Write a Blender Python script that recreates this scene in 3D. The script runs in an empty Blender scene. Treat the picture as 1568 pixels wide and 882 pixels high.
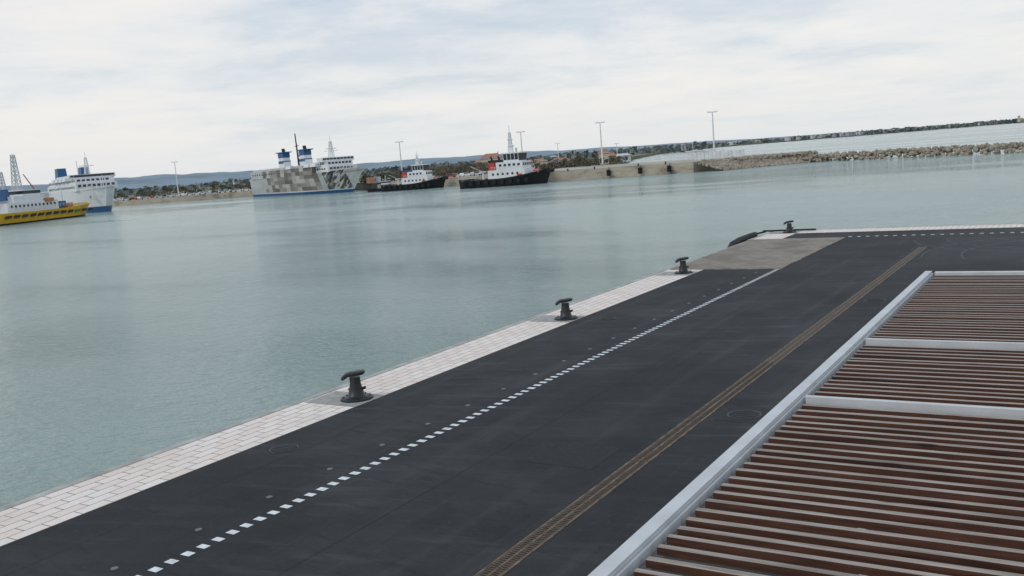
import bpy, bmesh, math, random
from mathutils import Vector, Matrix, noise
rnd = random.Random(7)
S = bpy.context.scene
S.view_settings.view_transform = 'Standard'
S.view_settings.look = 'None'
S.view_settings.exposure = 0

# ------------------------------------------------------------ materials
class NT:
    def __init__(s, name):
        s.m = bpy.data.materials.new(name); s.m.use_nodes = True
        s.t = s.m.node_tree; s.b = s.t.nodes['Principled BSDF']
    def n(s, typ, **kw):
        nd = s.t.nodes.new(typ)
        for k, v in kw.items():
            if k.startswith('i_'): 
                key = k[2:]; key = int(key) if key.isdigit() else key.replace('_', ' ')
                nd.inputs[key].default_value = v
            else: setattr(nd, k, v)
        return nd
    def l(s, a, b): s.t.links.new(a, b)
    def coord(s, scale=(1, 1, 1), kind='Object', rot=0):
        tc = s.n('ShaderNodeTexCoord'); mp = s.n('ShaderNodeMapping'); mp.inputs['Scale'].default_value = scale
        v = tc.outputs[kind]
        if rot:
            m0 = s.n('ShaderNodeMapping'); m0.inputs['Rotation'].default_value = (0, 0, math.radians(rot)); s.l(v, m0.inputs[0]); v = m0.outputs[0]
        s.l(v, mp.inputs[0]); return mp.outputs[0]
    def noise(s, vec, scale, detail=4, rough=.55):
        nd = s.n('ShaderNodeTexNoise'); nd.inputs['Scale'].default_value = scale
        nd.inputs['Detail'].default_value = detail; nd.inputs['Roughness'].default_value = rough
        s.l(vec, nd.inputs['Vector']); return nd.outputs['Fac']
    def ramp(s, fac, stops):
        r = s.n('ShaderNodeValToRGB'); e = r.color_ramp.elements
        while len(e) < len(stops): e.new(.5)
        for i, (p, c) in enumerate(stops):
            e[i].position = p; e[i].color = (c, c, c, 1) if isinstance(c, (int, float)) else (*c, 1)
        s.l(fac, r.inputs[0]); return r.outputs[0]
    def mix(s, a, b, f, mode='MIX'):
        m = s.n('ShaderNodeMix', data_type='RGBA', blend_type=mode)
        for v, i in ((f, 0), (a, 6), (b, 7)):
            if isinstance(v, (int, float)): m.inputs[i].default_value = v if i == 0 else (v, v, v, 1)
            elif isinstance(v, tuple): m.inputs[i].default_value = (*v, 1)
            else: s.l(v, m.inputs[i])
        return m.outputs[2]
    def math(s, op, a, b=0.0, clamp=False):
        m = s.n('ShaderNodeMath', operation=op, use_clamp=clamp)
        for v, i in ((a, 0), (b, 1)):
            if isinstance(v, (int, float)): m.inputs[i].default_value = v
            else: s.l(v, m.inputs[i])
        return m.outputs[0]
    def bump(s, h, strength=.3, dist=.02):
        b = s.n('ShaderNodeBump'); b.inputs['Strength'].default_value = strength; b.inputs['Distance'].default_value = dist
        s.l(h, b.inputs['Height']); s.l(b.outputs[0], s.b.inputs['Normal'])
    def col(s, c, rough=.7, spec=.3, metal=0):
        if isinstance(c, tuple): s.b.inputs['Base Color'].default_value = (*c, 1)
        else: s.l(c, s.b.inputs['Base Color'])
        s.b.inputs['Roughness'].default_value = rough
        s.b.inputs['Specular IOR Level'].default_value = spec
        s.b.inputs['Metallic'].default_value = metal
        return s.m

def simple(name, c, rough=.6, spec=.3, var=.25, scale=3.0, metal=0):
    k = NT(name); f = k.noise(k.coord(), scale, 5)
    lo = tuple(x * (1 - var) for x in c); hi = tuple(min(1, x * (1 + var)) for x in c)
    return k.col(k.ramp(f, [(.3, lo), (.7, hi)]), rough, spec, metal)

# asphalt
k = NT('asphalt'); v = k.coord()
f1 = k.noise(v, .45, 7, .68); base = k.ramp(f1, [(.32, (.017, .018, .021)), (.68, (.043, .044, .048))])
st = k.noise(k.coord((.30, 2.4, 1), rot=-14), 1.0, 6, .68)              # scuffed streaks across the quay
base = k.mix(base, (.10, .10, .102), k.math('MULTIPLY', k.ramp(st, [(.53, 0.), (.74, 1.)]), .48))
st3 = k.noise(k.coord((.8, 4.5, 1), rot=8), 1.0, 5, .6)
base = k.mix(base, (.013, .0135, .015), k.math('MULTIPLY', k.ramp(st3, [(.54, 0.), (.70, 1.)]), .6))
st2 = k.noise(k.coord((1.6, .07, 1)), 1.0, 5, .6)              # wear along it
base = k.mix(base, (.085, .085, .088), k.math('MULTIPLY', k.ramp(st2, [(.52, 0.), (.75, 1.)]), .4))
blk = k.noise(v, .16, 3); base = k.mix(base, (.015, .016, .018), k.math('MULTIPLY', k.ramp(blk, [(.5, 0.), (.6, 1.)]), .5))
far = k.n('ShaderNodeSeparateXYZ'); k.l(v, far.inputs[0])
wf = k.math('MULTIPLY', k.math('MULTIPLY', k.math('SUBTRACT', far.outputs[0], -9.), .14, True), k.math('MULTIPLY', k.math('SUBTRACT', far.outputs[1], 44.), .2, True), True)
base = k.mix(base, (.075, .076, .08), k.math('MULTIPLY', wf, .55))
fine = k.noise(v, 60, 3, .7); base = k.mix(base, (.10, .10, .105), k.math('MULTIPLY', k.ramp(fine, [(.5, 0.), (.8, 1.)]), .4))
med = k.noise(v, 9, 4, .7); base = k.mix(base, (.07, .07, .073), k.math('MULTIPLY', k.ramp(med, [(.55, 0.), (.75, 1.)]), .4))
k.bump(fine, .5, .006)
M_asph = k.col(base, .8, .25)
# pavers
k = NT('paver_stone'); mp = k.n('ShaderNodeMapping'); tc = k.n('ShaderNodeTexCoord')
mp.inputs['Rotation'].default_value = (0, 0, math.radians(90)); k.l(tc.outputs['Object'], mp.inputs[0])
br = k.n('ShaderNodeTexBrick'); br.offset = .5
for a, b_ in (('Scale', 1.), ('Mortar Size', .014), ('Brick Width', .66), ('Row Height', .31), ('Mortar Smooth', .2), ('Bias', 0.)):
    br.inputs[a].default_value = b_
br.inputs['Color1'].default_value = (.82, .69, .62, 1); br.inputs['Color2'].default_value = (.87, .79, .73, 1)
br.inputs['Mortar'].default_value = (.27, .20, .155, 1); k.l(mp.outputs[0], br.inputs['Vector'])
f = k.noise(k.coord(), .8, 6, .65); c = k.mix(br.outputs[0], (.62, .54, .48), k.math('MULTIPLY', k.ramp(f, [(.48, 0.), (.75, 1.)]), .5))
f = k.noise(k.coord(), 14, 4); c = k.mix(c, (.45, .40, .37), k.math('MULTIPLY', k.ramp(f, [(.58, 0.), (.8, 1.)]), .4))
k.bump(br.outputs['Fac'], -.4, .01); M_pav = k.col(c, .75, .25)
M_coping = simple('coping_concrete', (.42, .41, .38), .8, .2, .3, 1.5)
M_pad = simple('pad_concrete', (.36, .35, .33), .8, .2, .25, 4)
M_white = simple('road_marking_white', (.74, .75, .76), .7, .2, .18, 7)
M_stud = simple('stud_grey', (.15, .155, .165), .5, .4, .1)
M_joint = simple('joint_sealant', (.012, .012, .014), .6, .3, .3)
M_patch = simple('fresh_asphalt', (.022, .022, .024), .75, .3, .3, 8)
M_scuff = simple('tyre_scuff', (.095, .095, .10), .8, .2, .35, 3)
M_rust = simple('rusted_steel', (.17, .115, .075), .7, .3, .6, 4)
M_grate = simple('grate_iron', (.10, .07, .048), .6, .4, .5, 9)
M_slot = simple('grate_slot', (.03, .024, .02), .7, .2, .3, 9)
M_iron = simple('cast_iron_black', (.014, .016, .018), .42, .5, .4, 8)
M_manh = simple('manhole_iron', (.026, .026, .028), .5, .5, .4, 12)
M_rubber = simple('black_rubber', (.012, .012, .013), .6, .3, .4)
M_beam = simple('white_painted_metal', (.58, .59, .60), .5, .35, .10, 3)
# timber
def timber(name, a, b, knots=True, rough=.6):
    k = NT(name); vv = k.coord((1.2, 16, 16)); f = k.noise(vv, 2.0, 6, .6)
    c = k.ramp(f, [(.3, a), (.7, b)])
    g = k.noise(k.coord((.6, 5, 5)), 1.0, 3); c = k.mix(c, tuple(x * .55 for x in a), k.math('MULTIPLY', k.ramp(g, [(.5, 0.), (.7, 1.)]), .7))
    if knots:
        vo = k.n('ShaderNodeTexVoronoi'); vo.inputs['Scale'].default_value = 1.0; k.l(k.coord((1.3, 5, 5)), vo.inputs['Vector'])
        c = k.mix(c, (.03, .015, .01), k.ramp(vo.outputs['Distance'], [(.06, 1.), (.14, 0.)]))
    sp = k.n('ShaderNodeSeparateXYZ'); k.l(k.coord(), sp.inputs[0])      # greyer tone blended in towards the far end
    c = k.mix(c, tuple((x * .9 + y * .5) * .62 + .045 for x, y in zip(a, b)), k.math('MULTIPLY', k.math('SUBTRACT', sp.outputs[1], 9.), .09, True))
    k.bump(f, .3, .004); return k.col(c, rough, .35)
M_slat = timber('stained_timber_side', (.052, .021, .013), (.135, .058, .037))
M_slattop = timber('weathered_skylit_timber_top', (.21, .16, .125), (.45, .39, .345))  # same timber; weathering and overcast sky sheen put into a paler top colour
k = NT('weathered_planks'); f = k.noise(k.coord((.9, 7, 1)), 2, 6, .65)
c = k.ramp(f, [(.3, (.17, .14, .11)), (.55, (.31, .27, .23)), (.7, (.46, .42, .38))])
sp = k.n('ShaderNodeSeparateXYZ'); k.l(k.coord(), sp.inputs[0]); g = k.noise(k.coord(), .5, 4)
c = k.mix(c, (.13, .10, .08), k.math('MULTIPLY', k.ramp(g, [(.48, 0.), (.65, 1.)]), .5)); M_plank = k.col(c, .8, .2)

# water
k = NT('harbour_water'); v = k.coord()
w1 = k.noise(k.coord((1, 1.9, 1), rot=-30), .9, 3, .55); w2 = k.noise(k.coord((1, 2.0, 1), rot=-25), 2.6, 3, .6); w3 = k.noise(v, .12, 3, .5)
h = k.math('ADD', k.math('MULTIPLY', w1, 1.0), k.math('ADD', k.math('MULTIPLY', w2, .6), k.math('MULTIPLY', w3, 2.0)))
k.bump(h, 1.0, .24)
cf = k.noise(v, .025, 4, .55)
c = k.ramp(cf, [(.35, (.225, .315, .295)), (.65, (.268, .358, .335))])
rf = k.noise(k.coord((.012, .03, 1)), 1, 4, .6)
M_water = k.col(c, .12, .5); k.b.inputs['IOR'].default_value = 1.33
k.l(k.ramp(rf, [(.4, .06), (.6, .2)]), k.b.inputs['Roughness'])

# land
k = NT('coastal_ground'); f = k.noise(k.coord((1, 1, 1)), .012, 6, .65)
c = k.ramp(f, [(.3, (.18, .17, .12)), (.45, (.15, .18, .11)), (.55, (.26, .23, .18)), (.7, (.17, .18, .14))]); M_land = k.col(c, .9, .1)
M_apron = simple('quay_concrete', (.44, .40, .34), .85, .15, .25, .08)
k = NT('quay_wall_stone'); f = k.noise(k.coord((.15, .15, .5)), 1.2, 6, .7); c = k.ramp(f, [(.3, (.20, .16, .12)), (.45, (.42, .36, .29)), (.75, (.58, .52, .43))])
M_qwall = k.col(c, .9, .1)
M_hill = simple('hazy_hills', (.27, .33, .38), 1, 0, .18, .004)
k = NT('breakwater_rock'); f = k.noise(k.coord(), .35, 4, .6); f2 = k.noise(k.coord(), 2.5, 4)
c = k.mix(k.ramp(f, [(.3, (.27, .23, .18)), (.7, (.54, .47, .38))]), k.ramp(f2, [(.3, .6), (.7, 1.)]), .8, 'MULTIPLY'); M_rock = k.col(c, .9, .1)
def foliage(name, a, b, s=.3):
    k = NT(name); f = k.noise(k.coord(), s, 3); return k.col(k.ramp(f, [(.35, a), (.65, b)]), .8, .1)
M_fol1 = foliage('foliage_green', (.065, .08, .05), (.13, .14, .09))
M_fol2 = foliage('foliage_rust', (.13, .10, .075), (.21, .16, .125))
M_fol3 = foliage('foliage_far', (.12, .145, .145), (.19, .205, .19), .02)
M_trunk = simple('bark', (.10, .08, .06))
P = {}
def paint(n, c, r=.45, var=.15, sc=.6):
    if n not in P: P[n] = simple('paint_' + n, c, r, .4, var, sc)
    return P[n]
white = paint('white', (.74, .75, .76), .5, .08); black = paint('black', (.015, .016, .02)); blue = paint('blue', (.025, .10, .24))
yellow = paint('yellow', (.70, .42, .03)); red = paint('red', (.45, .05, .035)); glass = paint('dark_glass', (.03, .04, .05), .15)
grey = paint('grey', (.32, .33, .34)); orange = paint('orange', (.50, .20, .09)); lgrey = paint('light_grey', (.55, .56, .57)); green = paint('green', (.03, .16, .06))
tan = paint('stucco', (.52, .46, .38)); roof = paint('roof_tile', (.36, .17, .11)); galv = paint('galvanised', (.66, .68, .70), .5)
# ferry hull: grey-white with added blocks imitating pixelation, rust and blue at the bow
k = NT('pixel_block_hull'); tc = k.n('ShaderNodeTexCoord'); o = tc.outputs['Object']
sn = k.n('ShaderNodeVectorMath', operation='SNAP'); k.l(o, sn.inputs[0]); sn.inputs[1].default_value = (4.4, 100, 1.7)
wn = k.n('ShaderNodeTexWhiteNoise'); k.l(sn.outputs[0], wn.inputs['Vector'])
mos = k.ramp(wn.outputs['Value'], [(0, (.13, .12, .11)), (.35, (.23, .21, .19)), (.65, (.36, .33, .30)), (.9, (.50, .48, .46))])
sx = k.n('ShaderNodeSeparateXYZ'); k.l(sn.outputs[0], sx.inputs[0]); sr = k.n('ShaderNodeSeparateXYZ'); k.l(o, sr.inputs[0])
inx = k.math('MULTIPLY', k.math('GREATER_THAN', sx.outputs[0], -38.), k.math('LESS_THAN', sx.outputs[0], 23.))
inx = k.math('MULTIPLY', inx, k.math('GREATER_THAN', sx.outputs[2], 1.))
gf = k.noise(k.coord((.05, 1, .2)), 1.5, 5, .6); bse = k.ramp(gf, [(.3, (.42, .43, .43)), (.7, (.58, .59, .59))])
c = k.mix(bse, mos, inx)
rn = k.noise(k.coord((.07, 1, .16)), 1.3, 2, .5)
bow = k.math('MULTIPLY', k.math('MULTIPLY', k.math('GREATER_THAN', sr.outputs[0], 30.), k.math('LESS_THAN', sr.outputs[0], 45.)), k.ramp(rn, [(.44, 0.), (.47, 1.)]))
c = k.mix(c, k.ramp(gf, [(.44, (.05, .05, .06)), (.5, (.17, .10, .07)), (.56, (.07, .15, .22)), (.64, (.35, .33, .15))]), bow)
rs = k.noise(k.coord((.5, 1, .04)), 1.4, 4, .6); c = k.mix(c, (.22, .14, .09), k.math('MULTIPLY', k.ramp(rs, [(.6, 0.), (.7, 1.)]), .4))
M_pixhull = k.col(c, .6, .3)

# ------------------------------------------------------------ mesh builder
class B:
    def __init__(s, name):
        s.name = name; s.v = []; s.f = []; s.mi = []; s.mats = []
    def m(s, mat):
        if mat not in s.mats: s.mats.append(mat)
        return s.mats.index(mat)
    def add(s, vs, fs, mat):
        o = len(s.v); s.v += [tuple(p) for p in vs]; i = s.m(mat)
        for q in fs: s.f.append([a + o for a in q]); s.mi.append(i)
    def box(s, c, sz, mat, rz=0, top=(1, 1), topmat=None, shift=(0, 0)):
        vs = []; R = Matrix.Rotation(rz, 3, 'Z')
        for z in (-.5, .5):
            for x, y in ((-.5, -.5), (.5, -.5), (.5, .5), (-.5, .5)):
                kx, ky = top if z > 0 else (1, 1); sh = shift if z > 0 else (0, 0)
                vs.append(Vector(c) + R @ Vector((x * sz[0] * kx + sh[0], y * sz[1] * ky + sh[1], z * sz[2])))
        s.add(vs, [(0, 3, 2, 1), (0, 1, 5, 4), (1, 2, 6, 5), (2, 3, 7, 6), (3, 0, 4, 7)], mat)
        s.add(vs[4:], [(0, 1, 2, 3)], topmat or mat)
    def tube(s, p1, p2, r1, mat, r2=None, n=8):
        p1 = Vector(p1); p2 = Vector(p2); r2 = r1 if r2 is None else r2
        d = (p2 - p1).normalized(); a = d.orthogonal().normalized(); b = d.cross(a); vs = []
        for p, r in ((p1, r1), (p2, r2)):
            for i in range(n):
                t = 2 * math.pi * i / n; vs.append(p + a * math.cos(t) * r + b * math.sin(t) * r)
        s.add(vs, [(i, (i + 1) % n, n + (i + 1) % n, n + i) for i in range(n)] + [tuple(range(n))[::-1], tuple(range(n, 2 * n))], mat)
    def lathe(s, c, prof, mat, n=32, sq=(1, 1)):
        vs = []; fs = []
        for r, z in prof:
            for i in range(n):
                t = 2 * math.pi * i / n; vs.append((c[0] + r * math.cos(t) * sq[0], c[1] + r * math.sin(t) * sq[1], c[2] + z))
        for j in range(len(prof) - 1):
            for i in range(n): fs.append((j * n + i, j * n + (i + 1) % n, (j + 1) * n + (i + 1) % n, (j + 1) * n + i))
        fs.append(tuple(range((len(prof) - 1) * n, len(prof) * n))); s.add(vs, fs, mat)
    def sheet(s, x0, x1, y0, y1, z, mat): s.add([(x0, y0, z), (x1, y0, z), (x1, y1, z), (x0, y1, z)], [(0, 1, 2, 3)], mat)
    def obj(s, loc=(0, 0, 0), rz=0, smooth=False, bevel=0):
        me = bpy.data.meshes.new(s.name); me.from_pydata(s.v, [], s.f)
        for m in s.mats: me.materials.append(m)
        me.polygons.foreach_set('material_index', s.mi)
        if smooth: me.polygons.foreach_set('use_smooth', [True] * len(s.f))
        me.update(); o = bpy.data.objects.new(s.name, me); bpy.context.collection.objects.link(o)
        o.location = loc; o.rotation_euler = (0, 0, rz)
        if bevel:
            bm = o.modifiers.new('bev', 'BEVEL'); bm.width = bevel; bm.segments = 2; bm.limit_method = 'ANGLE'
        if smooth:
            es = o.modifiers.new('es', 'EDGE_SPLIT'); es.split_angle = math.radians(40)
        return o
def empty(name, loc=(0, 0, 0), rz=0):
    e = bpy.data.objects.new(name, None); e.location = loc; e.rotation_euler = (0, 0, rz); bpy.context.collection.objects.link(e); return e
def pol(b, r): b = math.radians(b); return (-math.sin(b) * r, math.cos(b) * r)

WZ = -1.5
# ------------------------------------------------------------ water
b = B('harbour_water'); b.sheet(-30000, 30000, -30000, 30000, WZ, M_water); b.obj()

# ------------------------------------------------------------ near quay
q = B('quay_pavement')
def prism(bd, pts, z0, z1, top, side):
    n = len(pts); vs = [(x, y, z0) for x, y in pts] + [(x, y, z1) for x, y in pts]
    bd.add(vs, [(i, (i + 1) % n, n + (i + 1) % n, n + i) for i in range(n)], side)
    bm = bmesh.new(); vv = [bm.verts.new((x, y, z1)) for x, y in pts]; f = bm.faces.new(vv)
    if f.normal.z < 0: f.normal_flip()
    bm.normal_update()
    bmesh.ops.triangulate(bm, faces=[f]); bm.verts.index_update()
    bd.add([v.co.copy() for v in bm.verts], [[v.index for v in f.verts] for f in bm.faces], top); bm.free()
prism(q, [(-18.5, -30), (60, -30), (60, 62.9), (-18.5, 62.9)], -4, -.02, M_coping, M_qwall)
q.obj()
b = B('asphalt_road'); b.sheet(-16.42, 60, -30, 43.95, 0, M_asph); b.sheet(-12.62, 60, 43.95, 57.25, 0, M_asph); b.sheet(-16.42, 60, 57.25, 60.7, 0, M_asph); b.obj()
b = B('asphalt_repair_patch')
for x0, x1, y0, y1 in ((-7.3, -6.35, 34.7, 36.1), (-14.9, -13.9, 30.2, 31.4), (-7.2, -6.2, 19.4, 20.6), (-10.1, -8.3, 15.6, 17.0), (-12.2, -11.4, 25.0, 26.1)): b.sheet(x0, x1, y0, y1, .003, M_patch)
b.obj()
b = B('tyre_marks')
def arc(cx, cy, r, a0, a1, w):
    n = 24; vs = []; fs = []
    for i in range(n + 1):
        a = math.radians(a0 + (a1 - a0) * i / n); ww = w * (.35 + .65 * math.sin(math.pi * i / n))
        vs += [(cx + (r - ww / 2) * math.cos(a), cy + (r - ww / 2) * math.sin(a), .003), (cx + (r + ww / 2) * math.cos(a), cy + (r + ww / 2) * math.sin(a), .003)]
    for i in range(n): fs.append((2 * i, 2 * i + 1, 2 * i + 3, 2 * i + 2))
    b.add(vs, fs, M_scuff)
for cx, cy, r, a0, a1, w in ((1, 49, 6.5, 70, 200, .14), (1, 49, 8.2, 75, 190, .14), (-2, 56, 5, 180, 300, .12), (-2, 56, 6.6, 185, 290, .12), (3, 60, 9, 200, 280, .13), (-5, 47, 4, 20, 120, .1)): arc(cx, cy, r, a0, a1, w)
b.obj()
b = B('paved_quay_edge')
b.sheet(-18.28, -16.42, -30, 43.95, .004, M_pav); b.sheet(-18.28, -16.42, 57.25, 62.6, .004, M_pav)
b.sheet(-16.42, 60, 60.7, 62.6, .004, M_pav)
b.box((-18.39, 6.9, -.1), (.22, 74, .24), M_coping); b.box((20.8, 62.75, -.1), (78, .3, .24), M_coping)
b.box((-18.39, 60, -.1), (.22, 5.6, .24), M_coping)
b.obj()
b = B('bollard_pad')
for y in (18.7, 30.6, 42.6, 61.3): b.sheet(-18.2, -16.46, y - .65, y + .6, .012, M_pad)
b.obj()
b = B('dashed_road_marking')
y = 2.2
while y < 57.0:
    j = rnd.uniform(-.008, .008); w_ = rnd.uniform(.135, .155)
    b.add([(-12.90 + j, y, .005), (-12.69 + j, y, .005), (-12.69 + j, y + w_, .005), (-12.90 + j, y + w_, .005)], [(0, 1, 2, 3)], M_white); y += .322
x = -12.6
while x < 40: b.sheet(x, x + .2, 57.75, 57.98, .005, M_white); x += .5
b.obj()
b = B('road_studs')
y = 3.7
while y < 43:
    b.lathe((-13.5, y, 0), [(.065, .0), (.06, .012), (.04, .018)], M_stud, 12); y += 1.7
b.obj()
b = B('asphalt_joint')
b.sheet(-10.705, -10.69, -10, 57, .004, M_joint); b.sheet(-15.1, -15.09, -10, 43.9, .004, M_joint)
b.obj()
b = B('drainage_channel')
b.sheet(-7.78, -7.46, -10, 51.9, .004, M_grate)
b.box((-7.80, 20.95, 0), (.035, 61.9, .016), M_rust); b.box((-7.44, 20.95, 0), (.035, 61.9, .016), M_rust); b.box((-7.62, 20.95, .002), (.03, 61.9, .014), M_rust)
y = -9.9
while y < 51.8:
    for xc in (-7.70, -7.535): b.sheet(xc - .05, xc + .05, y, y + .028, .008, M_slot)
    y += .07 if y < 25 else .14
b.box((6, 51.95, 0), (27.6, .14, .01), M_joint)
b.obj()
for (x, y, r) in ((-15.59, 14.68, .33), (-6.71, 19.99, .38), (-15.33, 30.84, .3), (-6.85, 35.4, .36)):
    b = B('manhole_cover'); b.lathe((x, y, 0), [(r, 0), (r, .009), (r * .94, .010)], M_manh, 32); b.lathe((x, y, .002), [(r * .9, 0), (r * .9, .012)], M_asph, 32)
    for i in range(-4, 5):
        hw = math.sqrt(max(0, (r * .8) ** 2 - (i * r * .18) ** 2)); b.box((x, y + i * r * .18, .015), (2 * hw, .02, .006), M_manh if i % 2 else M_joint)
    b.obj()
b = B('timber_ramp')
b.box((-15.4, 50.6, -.02), (5.75, 13.3, .03), M_joint)
y = 43.97
while y < 57.1:
    b.box((-15.42 + rnd.uniform(-.02, .02), y + .09, .02), (5.6 + rnd.uniform(-.04, .04), .17, .05 + rnd.uniform(-.006, .006)), M_plank); y += .19
b.obj()

# bollards
def bollard(x, y, rz):
    b = B('mooring_bollard')
    b.lathe((0, 0, .012), [(.44, 0), (.44, .04), (.42, .06), (.27, .075), (.225, .11), (.185, .25), (.15, .42), (.14, .60)], M_iron, 32)
    n = 18; ring = 12; vs = []; fs = []
    for i in range(n + 1):
        t = i / n; X = -.37 + .66 * t; e = max(.03, 1 - abs(2 * t - 1) ** 7)
        wy = .16 * e ** .5 + .01; zc = .70 + .055 * (t - .4) - .16 * max(0, .30 - t) / .3 * .6; hz = (.062 if t > .25 else .075) * e ** .35
        for j in range(ring):
            a = 2 * math.pi * j / ring; ca, sa = math.cos(a), math.sin(a)
            vs.append((X, wy * math.copysign(abs(ca) ** .6, ca), zc + hz * math.copysign(abs(sa) ** .6, sa)))
    for i in range(n):
        for j in range(ring): fs.append((i * ring + j, (i + 1) * ring + j, (i + 1) * ring + (j + 1) % ring, i * ring + (j + 1) % ring))
    fs += [tuple(range(ring)), tuple(range(n * ring, (n + 1) * ring))[::-1]]; b.add(vs, fs, M_iron)
    b.tube((.08, 0, .26), (.27, 0, .31), .045, M_iron, .04, 10); b.tube((-.10, 0, .27), (-.2, 0, .29), .04, M_iron, .035, 10)
    for i in range(8):
        a = i * math.pi / 4 + .2; b.tube((.35 * math.cos(a), .35 * math.sin(a), .06), (.35 * math.cos(a), .35 * math.sin(a), .10), .03, M_iron, None, 6)
    return b.obj((x, y, 0), rz, smooth=True)
for (x, y, a) in ((-16.95, 18.75, .56), (-16.92, 30.6, .5), (-17.0, 42.7, .62), (-17.0, 61.3, .45)): bollard(x, y, a)

b = B('rubber_fender')
pts = [(-18.62, 54.2, -.25), (-18.75, 55.2, -.02), (-18.8, 56.6, .06), (-18.78, 58.0, .08), (-18.7, 59.4, .1)]
for a, c in zip(pts, pts[1:]): b.tube(a, c, .2, M_rubber, None, 12)
for a, c in zip(pts, pts[1:]): b.tube((a[0] - .02, a[1], a[2] - .55), (c[0] - .02, c[1], c[2] - .6), .22, M_rubber, None, 12)
for p in pts: b.box((p[0], p[1], p[2] - .35), (.3, .18, 1.0), M_rubber)
b.obj(smooth=True)
b = B('steel_gangway_rail'); b.box((-17.2, 61.95, .1), (3.4, .16, .1), M_rubber, rz=.05); b.tube((-18.6, 61.5, .1), (-19.6, 60.9, -.1), .06, M_rubber); b.obj()

# ------------------------------------------------------------ slatted pergola below the viewpoint
PZ = 3.6
pg = empty('slatted_pergola')
b = B('frame')
b.box((-2.43, 6.9, PZ - .09), (.105, 20.3, .22), M_beam)
b.box((-2.363, 6.9, PZ - .05), (.02, 20.26, .07), M_beam)
bars = (17.0, 11.42, 8.72, 3.25, .5, -2.3)
for y in bars: b.box((1.0, y, PZ - .035), (6.65, .06 if y < 17 else .14, .09), M_beam)
for y in (16.9, 11.42, 3.25, -2.3): b.box((-2.43, y, (PZ - .2) / 2), (.10, .10, PZ - .22), M_beam)
b.box((4.38, 6.9, PZ - .09), (.105, 20.3, .22), M_beam)
for y in (16.9, 3.25): b.box((4.38, y, (PZ - .2) / 2), (.10, .10, PZ - .22), M_beam)
f = b.obj(bevel=.006); f.parent = pg
b = B('slats')
y = -2.0
while y < 16.85:
    if all(abs(y - t) > .08 for t in bars):
        dz = rnd.uniform(-.005, .005); w = .054 + rnd.uniform(-.006, .005); sl = rnd.uniform(-.004, .004)
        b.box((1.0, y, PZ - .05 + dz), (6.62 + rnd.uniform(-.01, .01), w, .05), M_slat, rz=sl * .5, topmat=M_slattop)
    y += .170 + rnd.uniform(-.007, .007)
f = b.obj(); f.parent = pg
b = B('joists')
for x in (-.75, .95, 2.65):
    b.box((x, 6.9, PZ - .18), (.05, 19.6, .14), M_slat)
f = b.obj(); f.parent = pg

# ------------------------------------------------------------ far quay and land
QW = [(-101, 266), (-145, 262), (-190, 283), (-250, 310), (-350, 362), (-372, 348), (-470, 334), (-700, 290), (-1300, 260)]
b = B('far_quay')
back = [(-1300, 330), (-700, 350), (-470, 390), (-372, 410), (-250, 372), (-190, 345), (-150, 334), (-100, 326), (-80, 305), (-92, 285)]
prism(b, QW + back, -4, 1.5, M_apron, M_qwall)
for (x0, y0), (x1, y1) in zip(QW[:4], QW[1:5]):      # coping kerb along the edge
    L_ = math.hypot(x1 - x0, y1 - y0); a = math.atan2(y1 - y0, x1 - x0)
    b.box(((x0 + x1) / 2, (y0 + y1) / 2 + .3, 1.62), (L_, .6, .26), M_apron, a)
b.obj()
b = B('coastal_ground')
L = [(-60000, 250), (-1300, 300), (-700, 320), (-470, 360), (-372, 380), (-250, 345), (-190, 320), (-150, 325), (-170, 345), pol(25, 520), pol(24.2, 900), pol(22.6, 1500), pol(21, 2300), pol(17, 2700), pol(12, 3000), pol(7, 3300), pol(3, 3500), pol(-8, 3800), pol(-30, 5000), pol(-30, 9000), pol(3, 9000), pol(30, 9000), pol(60, 9000), pol(89, 30000)]
prism(b, L, -4, 1.2, M_land, M_land); b.obj()

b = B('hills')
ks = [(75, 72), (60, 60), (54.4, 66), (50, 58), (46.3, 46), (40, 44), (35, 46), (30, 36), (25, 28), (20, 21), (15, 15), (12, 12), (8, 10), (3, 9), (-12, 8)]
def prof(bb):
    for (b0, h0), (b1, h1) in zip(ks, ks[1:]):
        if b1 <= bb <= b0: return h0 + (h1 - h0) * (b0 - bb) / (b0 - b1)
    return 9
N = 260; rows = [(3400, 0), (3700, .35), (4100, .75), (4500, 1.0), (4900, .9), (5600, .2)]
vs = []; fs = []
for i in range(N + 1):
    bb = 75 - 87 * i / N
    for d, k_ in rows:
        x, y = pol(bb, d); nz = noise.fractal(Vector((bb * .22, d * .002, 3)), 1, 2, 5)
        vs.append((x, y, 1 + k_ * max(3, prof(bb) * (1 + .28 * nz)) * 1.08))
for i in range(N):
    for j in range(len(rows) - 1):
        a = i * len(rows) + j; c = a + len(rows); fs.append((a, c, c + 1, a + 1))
b.add(vs, fs, M_hill); b.obj(smooth=True)

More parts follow.
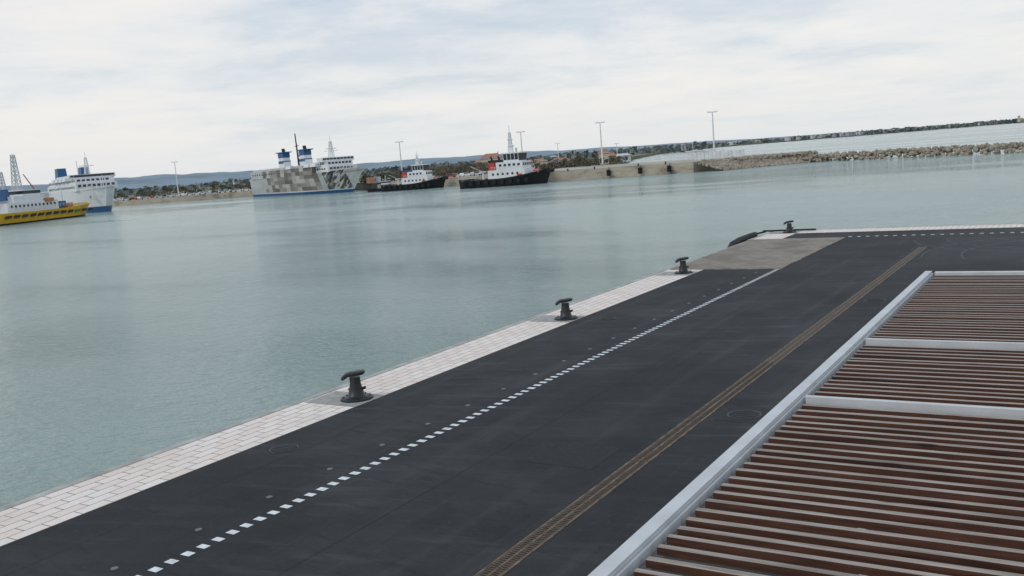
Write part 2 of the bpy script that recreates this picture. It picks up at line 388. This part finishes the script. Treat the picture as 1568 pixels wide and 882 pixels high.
# vegetation masses: each crown is many small leaf clumps over a trunk
def crown(b, x, y, z, w, h, mats, n, leaf):
    for i in range(n):
        u = rnd.gauss(0, .33); vv = rnd.gauss(0, .33); t = rnd.random() ** .9
        r = (1 - (2 * t - .8) ** 2 * .5)
        p = Vector((x + u * w * r, y + vv * w * r, z + h * (.06 + .94 * t)))
        a = Vector((rnd.uniform(-1, 1), rnd.uniform(-1, 1), rnd.uniform(-1, 1))).normalized(); c = a.orthogonal().normalized(); e = a.cross(c)
        s = leaf * rnd.uniform(.5, 1.2)
        b.add([p + c * s, p + e * s * .8, p - c * s, p - e * s * .8], [(0, 1, 2, 3)], mats[0] if rnd.random() < .75 else mats[-1])
b = B('trees_and_bushes')
for i in range(190):
    bb = rnd.uniform(27.0, 40.5); d = rnd.uniform(380, 560); x, y = pol(bb, d)
    h = rnd.uniform(1.8, 4.0) + (1.2 if 30 < bb < 37 else 0); w = h * rnd.uniform(.9, 1.6)
    m = (M_fol2, M_fol1) if (bb < 36 and rnd.random() < .5) else (M_fol1, M_fol2)
    b.tube((x, y, 1.2), (x, y, 1.2 + h * .5), .14, M_trunk, .06, 5); crown(b, x, y, 1.2, w, h, m, 120, .42)
for i in range(120):
    bb = rnd.uniform(41, 62); d = rnd.uniform(640, 1100); x, y = pol(bb, d); h = rnd.uniform(1.6, 3.8)
    crown(b, x, y, 1.2, h * 2.2, h, (M_fol1, M_fol2), 34, .8)
for i in range(60):
    bb = rnd.uniform(24.6, 28); d = rnd.uniform(400, 560); x, y = pol(bb, d); h = rnd.uniform(1.5, 3.5)
    crown(b, x, y, 1.2, h * 2, h, (M_fol1, M_fol2), 40, .5)
b.obj()
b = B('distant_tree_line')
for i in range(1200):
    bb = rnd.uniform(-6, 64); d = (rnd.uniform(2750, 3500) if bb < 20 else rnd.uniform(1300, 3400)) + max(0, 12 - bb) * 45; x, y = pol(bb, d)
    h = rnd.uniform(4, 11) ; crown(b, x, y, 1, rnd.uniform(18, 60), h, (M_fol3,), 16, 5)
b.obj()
b = B('distant_town_buildings')
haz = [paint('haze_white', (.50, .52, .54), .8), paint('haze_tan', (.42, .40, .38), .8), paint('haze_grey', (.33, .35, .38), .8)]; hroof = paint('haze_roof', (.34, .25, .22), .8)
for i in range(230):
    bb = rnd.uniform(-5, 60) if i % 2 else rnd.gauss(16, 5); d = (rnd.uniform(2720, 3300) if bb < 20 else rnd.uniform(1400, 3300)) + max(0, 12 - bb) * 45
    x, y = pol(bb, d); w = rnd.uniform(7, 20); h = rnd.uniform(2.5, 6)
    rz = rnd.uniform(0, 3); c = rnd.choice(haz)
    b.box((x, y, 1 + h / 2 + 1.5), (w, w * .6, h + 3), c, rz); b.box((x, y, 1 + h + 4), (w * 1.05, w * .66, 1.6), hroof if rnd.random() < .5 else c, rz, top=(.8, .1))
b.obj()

# breakwater rocks
b = B('rock_breakwater')
def rock(x, y, z, s):
    bm = bmesh.new(); bmesh.ops.create_icosphere(bm, subdivisions=1, radius=s)
    R = Matrix.Rotation(rnd.uniform(0, 6), 3, Vector((rnd.random(), rnd.random(), rnd.random() + .1)).normalized()); sc = Vector((rnd.uniform(.8, 1.4), rnd.uniform(.7, 1.1), rnd.uniform(.55, .9)))
    vs = []
    for v_ in bm.verts:
        p = v_.co * rnd.uniform(.78, 1.15); p = Vector((p.x * sc.x, p.y * sc.y, p.z * sc.z)); vs.append(R @ p + Vector((x, y, z)))
    bm.verts.index_update(); fs = [[w.index for w in f.verts] for f in bm.faces]; bm.free(); b.add(vs, fs, M_rock)
path = [(-84, 300), (-66, 291), (-40, 276), (-14, 257), (30, 226), (90, 190), (170, 160)]
def along(path, step):
    for (x0, y0), (x1, y1) in zip(path, path[1:]):
        Ld = math.hypot(x1 - x0, y1 - y0); n = int(Ld / step)
        for i in range(n): t = (i + rnd.random()) / n; yield x0 + (x1 - x0) * t, y0 + (y1 - y0) * t, -(y1 - y0) / Ld, (x1 - x0) / Ld
for x, y, nx, ny in along(path, .085):
    t = rnd.gauss(0, .5); t = max(-1.1, min(1.1, t)); w = 4.6
    z = WZ - .2 + 2.3 * (1 - abs(t) ** 1.5) * rnd.uniform(.75, 1.05); rock(x + nx * w * t, y + ny * w * t, z, rnd.uniform(.3, .75))
rub = [(-100, 265.5), (-97, 272), (-90, 285), (-79, 304)]
for x, y, nx, ny in along(rub, .02):
    t = rnd.random(); rock(x - nx * 10.8 * t, y - ny * 5.4 * t, WZ + 2.9 * (1 - t) * rnd.uniform(.85, 1.08), rnd.uniform(.3, .7))
for i in range(700):
    t = rnd.random(); rock(-97 + t * 20 + rnd.uniform(-3, 3), 276 + t * 26 + rnd.uniform(-5, 5), 1.3 + rnd.uniform(-.5, .15), rnd.uniform(.3, .65))
b.obj()
b = B('rock_groyne')
for i in range(260):
    t = rnd.random(); rock(-20 + t * 60 + 0, 900 - t * 10 + rnd.uniform(-3, 3), WZ + rnd.uniform(0, 2.6), rnd.uniform(1, 2.2))
b.obj()

# fenders on the wall
for x, y in ((-127, 263.6), (-117, 264.5), (-108, 265.3)):
    b = B('quay_wall_fender'); b.lathe((0, 0, -.9), [(.55, 0), (.62, .1), (.62, 1.7), (.55, 1.8)], M_rubber, 14); b.tube((0, .2, .9), (0, .8, 1.7), .06, M_rubber); b.obj((x, y - .75, .1))
for i, (bb, d) in enumerate(((28.2, 293), (26.6, 292), (24.0, 287), (22.4, 285), (37.5, 376), (33.5, 344), (48, 510))):
    x, y = pol(bb, d); b = B('mooring_bollard'); b.lathe((x, y, 1.5), [(.4, 0), (.4, .1), (.2, .2), (.18, .5), (.35, .6), (.3, .75)], M_iron, 12); b.obj()

# street lamps (high masts)
def mast(bb, d, top, base=1.5, dbl=True):
    x, y = pol(bb, d); b = B('street_lamp'); h = top - base
    b.tube((0, 0, 0), (0, 0, h), .34, galv, .17, 10); b.box((0, 0, .4), (.9, .9, .8), grey)
    b.tube((-1.7, 0, h - .15), (1.7, 0, h - .15), .1, galv, None, 6)
    for sx_ in (-1.45, -.7, .7, 1.45): b.box((sx_, 0, h - .02), (.72, .7, .42), white, top=(.7, .7)); b.box((sx_, 0, h - .26), (.6, .5, .06), lgrey)
    b.obj((x, y, base), math.radians(bb))
mast(50.9, 590, 21); mast(38.1, 422, 18.2); mast(30.85, 381, 17.2); mast(26.1, 352, 17.4); mast(19.55, 338, 17.3)
mast(28.7, 700, 16, 1.2); mast(25.2, 640, 12, 1.2); mast(42.0, 700, 14, 1.2)

# red-roofed building, small houses, barrier
def house(name, bb, d, w, dep, h, wall, rf, rz=0, z=1.2, hip=.5):
    x, y = pol(bb, d); b = B(name)
    b.box((0, 0, h / 2), (w, dep, h), wall); b.box((0, 0, h + .1), (w + .8, dep + .8, .2), lgrey); b.box((0, 0, h + .2 + h * .16), (w + .6, dep + .6, h * .32), rf, top=(hip, .08))
    n = max(2, int(w / 3))
    for fl in range(max(1, int(h / 3))):
        for i in range(n): b.box((-w / 2 + (i + .5) * w / n, -dep / 2 - .02, 1.6 + fl * 3), (1.0, .08, 1.3), glass)
    b.box((w * .3, 0, h * 1.3), (.6, .6, h * .3), wall); b.obj((x, y, z), rz + math.radians(bb))
house('red_roof_house', 32.7, 520, 12, 8, 7.2, tan, roof); house('red_roof_house', 33.3, 535, 8, 8, 5.5, orange, roof)
house('harbour_building', 26.0, 420, 4.5, 4, 5, tan, roof); house('harbour_building', 25.6, 440, 5, 4, 3.6, orange, roof)
house('harbour_building', 28.6, 480, 9, 6, 3.2, white, roof); house('harbour_building', 30.0, 470, 10, 6, 3.5, tan, roof); house('harbour_building', 24.9, 470, 8, 5, 3, lgrey, lgrey)
house('harbour_building', 57.5, 760, 22, 12, 7, white, lgrey)
b = B('white_barrier_fence')
for i in range(14): b.box((i * 1.25, 0, 1.2), (1.18, .12, 2.2), galv); b.box((i * 1.25 + .62, 0, 1.25), (.07, .18, 2.6), grey)
b.box((8, 0, .1), (18, .3, .25), lgrey); x, y = pol(20.9, 318); b.obj((x, y, 1.5), math.radians(15))
b = B('harbour_tower'); b.lathe((0, 0, 0), [(4, 0), (3.4, 14), (3.6, 15), (3.6, 17), (2, 19)], tan, 12); b.box((0, -3.6, 9), (1, .5, 2), glass)
x, y = pol(3.6, 3100); b.obj((x, y, 1))

# parked cars
def carmesh(col):
    b = B('parked_car'); 
    prof_ = [(-2.1, .35), (-2.15, .8), (-1.9, .95), (-1.5, 1.42), (.35, 1.45), (1.0, .98), (1.9, .82), (2.15, .6), (2.1, .35)]
    n = len(prof_); vs = [(x, -.85 * (1 if z < 1 else .82), z) for x, z in prof_] + [(x, .85 * (1 if z < 1 else .82), z) for x, z in prof_]
    b.add(vs, [(i, (i + 1) % n, n + (i + 1) % n, n + i) for i in range(n)] + [tuple(range(n))[::-1], tuple(range(n, 2 * n))], col)
    for s_ in (-1, 1):
        b.add([(x, s_ * y, z) for x, y, z in ((-1.6, .86, .97), (-1.35, .72, 1.36), (.25, .72, 1.38), (.8, .86, .98))], [(0, 1, 2, 3)], glass)
        for x in (-1.35, 1.35): b.tube((x, s_ * .7, .33), (x, s_ * .9, .33), .33, M_rubber, None, 12)
    b.add([(1.02, -.7, 1.02), (1.02, .7, 1.02), (.42, .62, 1.42), (.42, -.62, 1.42)], [(0, 1, 2, 3)], glass)
    return b
cols = [white, lgrey, white, black, grey, white, blue, lgrey, red, white]
for i in range(34):
    if i < 22: bb = 47.2 + i * .34 + rnd.uniform(-.06, .06); d = 520 + (i % 2) * 8 + rnd.uniform(-3, 3)
    elif i < 28: bb = 38.9 + (i - 22) * .28; d = 408 + rnd.uniform(-3, 3)
    else: bb = 33.6 + (i - 28) * .32; d = 368 + rnd.uniform(-3, 8)
    x, y = pol(bb, d); carmesh(rnd.choice(cols)).obj((x, y, 1.5), math.radians(bb + rnd.choice((0, 0, 90, 12))))

# ------------------------------------------------------------ ships
def hull(b, L, Bm, D, sheer, rake, bands, N=28, fine=.55, full=2.2, stern=.12):
    """bands: list of (v_top, material); v is the fraction of hull height"""
    levels = [-.25] + [v_ for v_, _ in bands]; grid = []
    for i in range(N + 1):
        t = i / N; row = []
        for v_ in levels:
            e = max(0, (t - fine) / (1 - fine)); p = full + .9 * max(0, v_)
            hb = Bm / 2 * (1 - e ** p) if t > fine else Bm / 2 * (1 - stern * ((fine - t) / fine) ** 3)
            hb *= (.86 + .14 * min(1, max(0, v_) * 1.4)); hb = max(hb, .02)
            x = -L / 2 + t * L * (1 - rake) + (t ** 3) * rake * L * max(0, v_)
            z = v_ * (D + sheer * max(0, (t - .45) / .55) ** 2 + sheer * .15 * max(0, (.25 - t) / .25))
            row.append((x, hb, z))
        grid.append(row)
    nl = len(levels)
    for j in range(nl - 1):
        for s_ in (1, -1):
            vs = []; fs = []
            for i in range(N + 1): vs += [(grid[i][j][0], s_ * grid[i][j][1], grid[i][j][2]), (grid[i][j + 1][0], s_ * grid[i][j + 1][1], grid[i][j + 1][2])]
            for i in range(N): 
                f_ = (2 * i, 2 * i + 2, 2 * i + 3, 2 * i + 1); fs.append(f_ if s_ < 0 else f_[::-1])
            b.add(vs, fs, bands[j][1])
        g0 = grid[0]; b.add([(g0[j][0], -g0[j][1], g0[j][2]), (g0[j][0], g0[j][1], g0[j][2]), (g0[j + 1][0], g0[j + 1][1], g0[j + 1][2]), (g0[j + 1][0], -g0[j + 1][1], g0[j + 1][2])], [(0, 3, 2, 1)], bands[j][1])
        ge = grid[-1]; b.add([(ge[j][0], -ge[j][1], ge[j][2]), (ge[j][0], ge[j][1], ge[j][2]), (ge[j + 1][0], ge[j + 1][1], ge[j + 1][2]), (ge[j + 1][0], -ge[j + 1][1], ge[j + 1][2])], [(0, 1, 2, 3)], bands[j][1])
    vs = []
    for i in range(N + 1): vs += [(grid[i][-1][0], -grid[i][-1][1] * .98, grid[i][-1][2] - .9 * min(1, D / 5)), (grid[i][-1][0], grid[i][-1][1] * .98, grid[i][-1][2] - .9 * min(1, D / 5))]
    b.add(vs, [(2 * i, 2 * i + 2, 2 * i + 3, 2 * i + 1) for i in range(N)], grey)
def winrow(b, x0, x1, ys, z, w, h, step, mat=None):
    x = x0
    while x <= x1:
        for y_ in ys: b.box((x, y_, z), (w, .1, h), mat or glass)
        x += step
def winfront(b, x, yw, z, w, h, step):
    y_ = -yw
    while y_ <= yw + .01: b.box((x, y_, z), (.12, w, h), glass); y_ += step
def lattice(b, x, y, z0, z1, w, mat, r=.09, steps=6):
    c = [(-1, -1), (1, -1), (1, 1), (-1, 1)]
    for i in range(steps):
        a0 = z0 + (z1 - z0) * i / steps; a1 = z0 + (z1 - z0) * (i + 1) / steps; w0 = w * (1 - .6 * i / steps); w1 = w * (1 - .6 * (i + 1) / steps)
        for j in range(4):
            p = c[j]; q_ = c[(j + 1) % 4]
            b.tube((x + p[0] * w0, y + p[1] * w0, a0), (x + p[0] * w1, y + p[1] * w1, a1), r, mat, None, 4)
            b.tube((x + p[0] * w0, y + p[1] * w0, a0), (x + q_[0] * w1, y + q_[1] * w1, a1), r * .7, mat, None, 4)
            b.tube((x + p[0] * w1, y + p[1] * w1, a1), (x + q_[0] * w1, y + q_[1] * w1, a1), r * .7, mat, None, 4)
def rail(b, x0, x1, y, z, mat, h=1.0, step=1.6):
    b.tube((x0, y, z + h), (x1, y, z + h), .05, mat, None, 4); b.tube((x0, y, z + h * .5), (x1, y, z + h * .5), .04, mat, None, 4)
    n = max(1, int(abs(x1 - x0) / step))
    for i in range(n + 1): x = x0 + (x1 - x0) * i / n; b.tube((x, y, z), (x, y, z + h), .04, mat, None, 4)

# pixel-block ferry
b = B('moored_ferry')
hull(b, 112, 17, 8.4, 1.6, .11, [(0.0, blue), (.13, blue), (.16, white), (1.0, M_pixhull)], fine=.62, full=1.7)
b.box((-14, 0, 10.1), (74, 16.7, 3.4), M_pixhull)
b.box((-20, 0, 12.3), (60, 14.5, 1.0), lgrey)
for zz, x1, hw in ((10.0, 36, 6.4), (12.2, 33.5, 5.8)):
    b.box(((x1 + 14) / 2 - 2, 0, zz + .2), (x1 - 14 + 4, hw * 2 + .5, 2.3), white); winrow(b, 16, x1 - 2, (-hw - .28, hw + .28), zz + .4, 1.3, .7, 2.3); winfront(b, x1 + .05, hw - 1, zz + .5, 1.1, .8, 1.6)
b.box((29.5, 0, 14.3), (6, 14.6, 1.7), white); winfront(b, 32.55, 6.4, 14.5, 1.3, .7, 1.6)
for xs in (-15.5, 9):
    for yy in (-4.5,):
        b.box((xs, yy, 15.2), (6.5, 3.6, 5.6), white, top=(.8, .9), shift=(-.4, 0)); b.box((xs - .4, yy, 18.4), (5.8, 3.5, 2.2), blue)
        b.box((xs - .4, yy, 19.7), (9, 4.4, .4), blue); b.box((xs - .3, yy, 15.2), (6.0, 3.64, 1.2), blue)
    for e in (-1.2, 0, 1.2): b.tube((xs + e, -4.5, 19.8), (xs + e - .6, -4.5, 21.4), .35, black)
b.tube((-10, 0, 12), (-11, 0, 28), .5, black, .25); b.tube((-13, 0, 22), (-8, 0, 22.4), .15, black)
b.tube((-10, 0, 18), (-2, 0, 14), .15, black)
lattice(b, 26, 0, 15, 22.0, 1.0, white, .14); b.tube((26, -2.5, 19), (26, 2.5, 19), .15, white); b.tube((26, 0, 22), (26, 0, 24.5), .1, white); b.tube((24, -2.2, 18), (28, 2.2, 18), .12, white)
rail(b, -48, 10, -8.2, 11.9, white, 1.1, 3); rail(b, 40, 50, -3, 9.2, white, 1.2, 2)
for xx in (-2, 18, 25): b.box((xx, -8.0, 12.4), (5.5, 2.0, 1.4), white, top=(.9, .6))
for xx in range(-48, -20, 3): b.box((xx, -8.4, 10.3), (1.2, .1, .7), glass)
b.box((-56.2, 0, 5), (.6, 13, 7), grey)
b.tube((47, -1, 8.6), (47, -1, 13), .12, white)
b.obj((-306, 322, WZ), math.atan2(-.39, .92))

# white ferry, seen on the bow
b = B('white_ferry')
hull(b, 92, 17, 9.6, 1.2, .09, [(0.0, blue), (.22, blue), (.25, white), (1.0, white)], fine=.62)
b.box((-6, 0, 10.8), (68, 16.4, 3.2), white); b.box((-6, 0, 13.4), (62, 15.6, 2.0), white); b.box((2, 0, 15.3), (40, 15, 1.9), white)
winfront(b, 28.1, 6.8, 11.4, 1.2, 1.0, 1.9); winfront(b, 25.1, 6.4, 13.7, 1.2, .8, 1.9); b.box((22.1, 0, 15.6), (.2, 14.8, .9), glass)
b.box((20, 0, 15.35), (3, 18.5, 1.7), white); b.box((21.6, 0, 15.7), (.2, 17.5, .8), glass)
for zz, yy in ((11, 8.23), (13.6, 7.83)): winrow(b, -36, 24, (-yy, yy), zz, 1.5, .9, 2.6)
b.box((-20, 5, 17.8), (8, 4, 5), blue, top=(.75, .9)); b.box((-20, -5, 17.8), (8, 4, 5), blue, top=(.75, .9))
lattice(b, 12, 0, 16, 23.5, 1.0, white, .14); b.tube((12, -3, 20), (12, 3, 20), .16, white); b.tube((12, 0, 23), (12, 0, 26), .1, white); b.tube((-8, 0, 16), (-8, 0, 23), .2, white)
b.tube((40, 0, 10), (40, 0, 15), .15, white)
for s_ in (-1, 1): b.box((37, s_ * 5, 6.5), (1.6, .6, 1.2), grey); rail(b, 28, 42, s_ * 4.5, 10.0, white, 1.1, 2)
for xx in (-18, -9, 0, 9): b.box((xx, -8.6, 14.6), (6, 1.8, 1.5), white, top=(.9, .6))
b.obj((-385, 262, WZ), math.atan2(-.393, .91))

# tugs
def tug(loc, rz, L, red_f, blue_f, mast_h, s=1.0):
    b = B('tugboat')
    hull(b, L, 9.2, 2.3, 2.0, .06, [(0.0, black), (.12, black), (.86, black), (1.0, black)], fine=.55, full=2.0, stern=.25)
    for i in range(9):   # tyre fenders
        x = -L * .42 + i * L * .09
        for s_ in (-1, 1): b.tube((x, s_ * 4.5, 1.4), (x, s_ * 4.85, 1.4), .65, M_rubber, None, 10)
    b.tube((L / 2 - .4, -1.2, 3.6), (L / 2 - .4, 1.2, 3.6), .7, M_rubber, None, 10)
    b.box((L * .05, 0, 3.2), (L * .42, 6.2, 2.9), white); winrow(b, -L * .1, L * .22, (-3.13, 3.13), 3.5, .6, .6, 1.6)
    b.box((L * .08, 0, 5.7), (L * .30, 5.2, 2.2), white); winrow(b, -L * .02, L * .2, (-2.63, 2.63), 5.9, .8, .7, 1.5); winfront(b, L * .23 + .02, 2, 5.9, .8, .7, 1.3)
    b.box((L * .10, 0, 7.9), (L * .17, 4.4, 2.3), glass, top=(1.12, 1.1)); b.box((L * .10, 0, 7.1), (L * .172, 4.5, .9), white); b.box((L * .10, 0, 9.2), (L * .21, 5.1, .35), white)
    for i in range(5):
        x = L * .10 - L * .085 + i * L * .0425
        for s_ in (-1, 1): b.tube((x, s_ * 2.26, 7.2), (x, s_ * 2.4, 9.1), .1, white, None, 4)
    for s_ in (-1, 1):
        b.box((-L * .12, s_ * 2.1, 5.8), (2.2, 1.3, 3.4), red_f, top=(.8, .8)); b.box((-L * .12, s_ * 2.1, 7.2), (2.0, 1.25, .7), blue_f); b.tube((-L * .12, s_ * 2.1, 7.5), (-L * .13, s_ * 2.1, 8.6), .3, black)
    lattice(b, L * .06, 0, 9.3, mast_h - 2, .55, white, .1, 7); b.tube((L * .06, 0, mast_h - 2), (L * .06, 0, mast_h), .08, white); 
    for zz in (11, 13): b.tube((L * .06, -1.6, zz), (L * .06, 1.6, zz), .1, white)
    b.box((L * .06 + .6, 0, 11.2), (.3, 2.2, .25), white); b.tube((L * .1, 1.2, 9.4), (L * .1, 1.2, 10.6), .35, white)
    b.box((L * .2, -3.14, 2.9), (1.6, .12, .7), red_f)
    b.tube((L * .33, -1.2, 3.6), (L * .33, 1.2, 3.6), .7, red_f, None, 12); b.box((L * .33, 0, 3.1), (2.2, 3, 1), grey)
    b.tube((-L * .28, 0, 2), (-L * .28, 0, 4.6), .25, white); b.tube((-L * .28, -1.8, 4.4), (-L * .28, 1.8, 4.4), .2, white); b.tube((-L * .28, 0, 4.4), (-L * .42, 0, 6.2), .14, grey)
    rail(b, -L * .12, L * .22, -3.0, 4.65, white, .9, 1.2); rail(b, -L * .45, -L * .18, -3.9, 1.9, lgrey, .9, 1.5); rail(b, L * .22, L * .4, -2.8, 3.2, white, .9, 1.5)
    o = b.obj(loc, rz); o.scale = (s, s, s); return o
tug((-156.5, 252, WZ), math.radians(2), 29, red, black, 17.0, 1.08)
tug((-213, 279, WZ), math.radians(9), 27, red, blue, 14.5, .95)
b = B('pilot_boat'); hull(b, 14, 4, 1.2, .8, .06, [(0, black), (1, black)]); b.box((-.5, 0, 1.8), (5, 2.6, 1.6), grey); b.box((0, 0, 3.2), (3, 2.2, 1.2), white); b.box((0, 0, 3.3), (3.05, 2.25, .6), glass); b.tube((0, 0, 3.8), (0, 0, 6), .08, white); b.obj((-231, 284, WZ), math.radians(20))

# yellow supply vessel at left
b = B('yellow_supply_vessel')
hull(b, 62, 13, 3.6, 1.4, .05, [(0.0, black), (.14, black), (.2, yellow), (1.0, yellow)], fine=.7, full=2.4)
for i in range(12):
    x = -22 + i * 4
    for s_ in (-1, 1): b.box((x, s_ * 6.5, 2.4), (2.6, .3, .9), (green if i == 9 else black), rz=0, shift=(.8, 0))
b.box((-6, 0, 5.2), (26, 9, 3.2), white); b.box((-7, 0, 7.8), (16, 8, 2.2), white); b.box((-5, 0, 9.8), (9, 7, 2.2), white); b.box((-5, 0, 10.0), (9.2, 7.2, 1.0), glass)
winrow(b, -17, 5, (-4.55, 4.55), 5.6, .8, .8, 2); b.box((11, 0, 4.8), (5, 6, 2.6), blue); b.box((-15, 0, 9.5), (3, 4, 3.6), blue, top=(.8, .8)); b.box((14, -3, 4.5), (3, 2.4, 1.6), orange)
b.box((4, 0, 8.2), (3, 5, 2.4), lgrey); b.box((18, 2, 4.2), (4, 3, 1.6), white); b.box((2, -4.4, 7.0), (4, 1.6, 1.2), orange)
lattice(b, -7, 0, 10.8, 22.5, 1.1, lgrey, .16, 8); lattice(b, -14, 0, 11, 17, .8, lgrey, .14, 6)
b.tube((6, 0, 6), (-3, 0, 16), .25, red, .15); b.tube((-20, 0, 5), (-22, 0, 15), .25, red)
b.tube((16, 0, 4), (16, 0, 11), .2, white); b.tube((16, 0, 11), (8, 0, 9), .12, white)
rail(b, 8, 28, -5.6, 4.4, white, 1.1, 2); rail(b, -20, 8, -5.9, 4.2, white, 1.1, 2)
b.obj((-308, 190, WZ), math.atan2(.92, -.38))

# low wall / vehicles & clutter on the far quay
b = B('quay_storage_containers')
for bb, d, c, w in ((40.0, 395, orange, 3), (39.6, 399, lgrey, 3), (37.2, 375, grey, 3), (32.4, 355, tan, 5)):
    x, y = pol(bb, d); b.box((x, y, 2.7), (w, 2.4, 2.4), c, math.radians(bb)); 
    for i in range(4): b.box((x + (i - 1.5) * w * .22, y - 1.35, 2.7), (.12, .12, 2.2), grey)
b.obj()

# ------------------------------------------------------------ sky and sun
W = bpy.data.worlds.new('World'); S.world = W; W.use_nodes = True; nt = W.node_tree; nt.nodes.clear()
def wn_(t, **k2):
    n_ = nt.nodes.new(t)
    for a, c in k2.items(): setattr(n_, a, c)
    return n_
EL, AZ = math.radians(38), math.radians(-150)
sky = wn_('ShaderNodeTexSky', sky_type='NISHITA'); sky.sun_disc = False; sky.sun_elevation = EL; sky.sun_rotation = AZ
bg = wn_('ShaderNodeBackground'); bg.inputs[1].default_value = .1; nt.links.new(sky.outputs[0], bg.inputs[0])
tc = wn_('ShaderNodeTexCoord'); sp = wn_('ShaderNodeSeparateXYZ'); nt.links.new(tc.outputs['Generated'], sp.inputs[0])
def wm(op, a, c=0., cl=False):
    m = wn_('ShaderNodeMath', operation=op); m.use_clamp = cl
    for v_, i in ((a, 0), (c, 1)):
        if isinstance(v_, (int, float)): m.inputs[i].default_value = v_
        else: nt.links.new(v_, m.inputs[i])
    return m.outputs[0]
zc = wm('MAXIMUM', sp.outputs[2], 0.); den = wm('ADD', zc, .10)
cx = wm('DIVIDE', sp.outputs[0], den); cy = wm('DIVIDE', sp.outputs[1], den)
cb = wn_('ShaderNodeCombineXYZ'); nt.links.new(cx, cb.inputs[0]); nt.links.new(cy, cb.inputs[1])
def wnoise(sc, det, ro, off=0):
    mp_ = wn_('ShaderNodeMapping'); mp_.inputs['Location'].default_value = (off, off * .7, off); nt.links.new(cb.outputs[0], mp_.inputs[0])
    n_ = wn_('ShaderNodeTexNoise'); n_.inputs['Scale'].default_value = sc; n_.inputs['Detail'].default_value = det; n_.inputs['Roughness'].default_value = ro
    n_.inputs['Distortion'].default_value = .3
    nt.links.new(mp_.outputs[0], n_.inputs['Vector']); return n_.outputs['Fac']
def wramp(f_, st):
    r = wn_('ShaderNodeValToRGB'); e = r.color_ramp.elements
    while len(e) < len(st): e.new(.5)
    for i, (p, c) in enumerate(st): e[i].position = p; e[i].color = (*c, 1)
    nt.links.new(f_, r.inputs[0]); return r.outputs[0]
def wmix(a, c, f_):
    m = wn_('ShaderNodeMix', data_type='RGBA'); nt.links.new(f_, m.inputs[0]) if not isinstance(f_, float) else None
    for v_, i in ((a, 6), (c, 7)):
        if isinstance(v_, tuple): m.inputs[i].default_value = (*v_, 1)
        else: nt.links.new(v_, m.inputs[i])
    return m.outputs[2]
n1 = wnoise(.42, 7, .58); n2 = wnoise(1.3, 7, .62, 7.3)
f_ = wm('ADD', wm('MULTIPLY', n1, .6), wm('MULTIPLY', n2, .4))
f_ = wm('SUBTRACT', f_, wm('MULTIPLY', wm('SUBTRACT', zc, .15), .30))      # thicker, greyer cloud higher up
cl = wramp(f_, [(.38, (.55, .65, .76)), (.45, (.67, .74, .81)), (.52, (.83, .85, .87)), (.60, (.94, .91, .88))])
low = wm('SUBTRACT', 1., wm('MULTIPLY', zc, 5.5), True)   # warmer, flatter veil lower down
cl = wmix(cl, (.88, .86, .83), wm('MULTIPLY', low, .55))
hz = wm('SUBTRACT', 1., wm('MULTIPLY', zc, 16.), True)
cl = wmix(cl, (.74, .79, .84), wm('MULTIPLY', hz, .6))
bg2 = wn_('ShaderNodeBackground'); bg2.inputs[1].default_value = 1.0; nt.links.new(cl, bg2.inputs[0])
mx = wn_('ShaderNodeMixShader'); mx.inputs[0].default_value = .92; nt.links.new(bg.outputs[0], mx.inputs[1]); nt.links.new(bg2.outputs[0], mx.inputs[2])
ou = wn_('ShaderNodeOutputWorld'); nt.links.new(mx.outputs[0], ou.inputs[0])
sl = bpy.data.lights.new('sun', 'SUN'); sl.energy = .85; sl.angle = math.radians(14); sl.color = (1, .95, .88)
so = bpy.data.objects.new('sun', sl); bpy.context.collection.objects.link(so)
d = Vector((math.sin(AZ) * math.cos(EL), math.cos(AZ) * math.cos(EL), math.sin(EL)))
so.rotation_euler = d.to_track_quat('Z', 'Y').to_euler(); so.location = d * 100

# ------------------------------------------------------------ camera
cd = bpy.data.cameras.new('camera'); cd.sensor_width = 36; cd.lens = 36 * 1450 / 1568; cd.clip_end = 60000; cd.clip_start = .05
co = bpy.data.objects.new('camera', cd); bpy.context.collection.objects.link(co)
Mx = Matrix.Rotation(math.radians(32.1), 4, 'Z') @ Matrix.Rotation(math.radians(90 - 7.62), 4, 'X') @ Matrix.Rotation(math.radians(-4.57), 4, 'Z')
co.matrix_world = Matrix.Translation((0, 0, 6)) @ Mx
S.camera = co
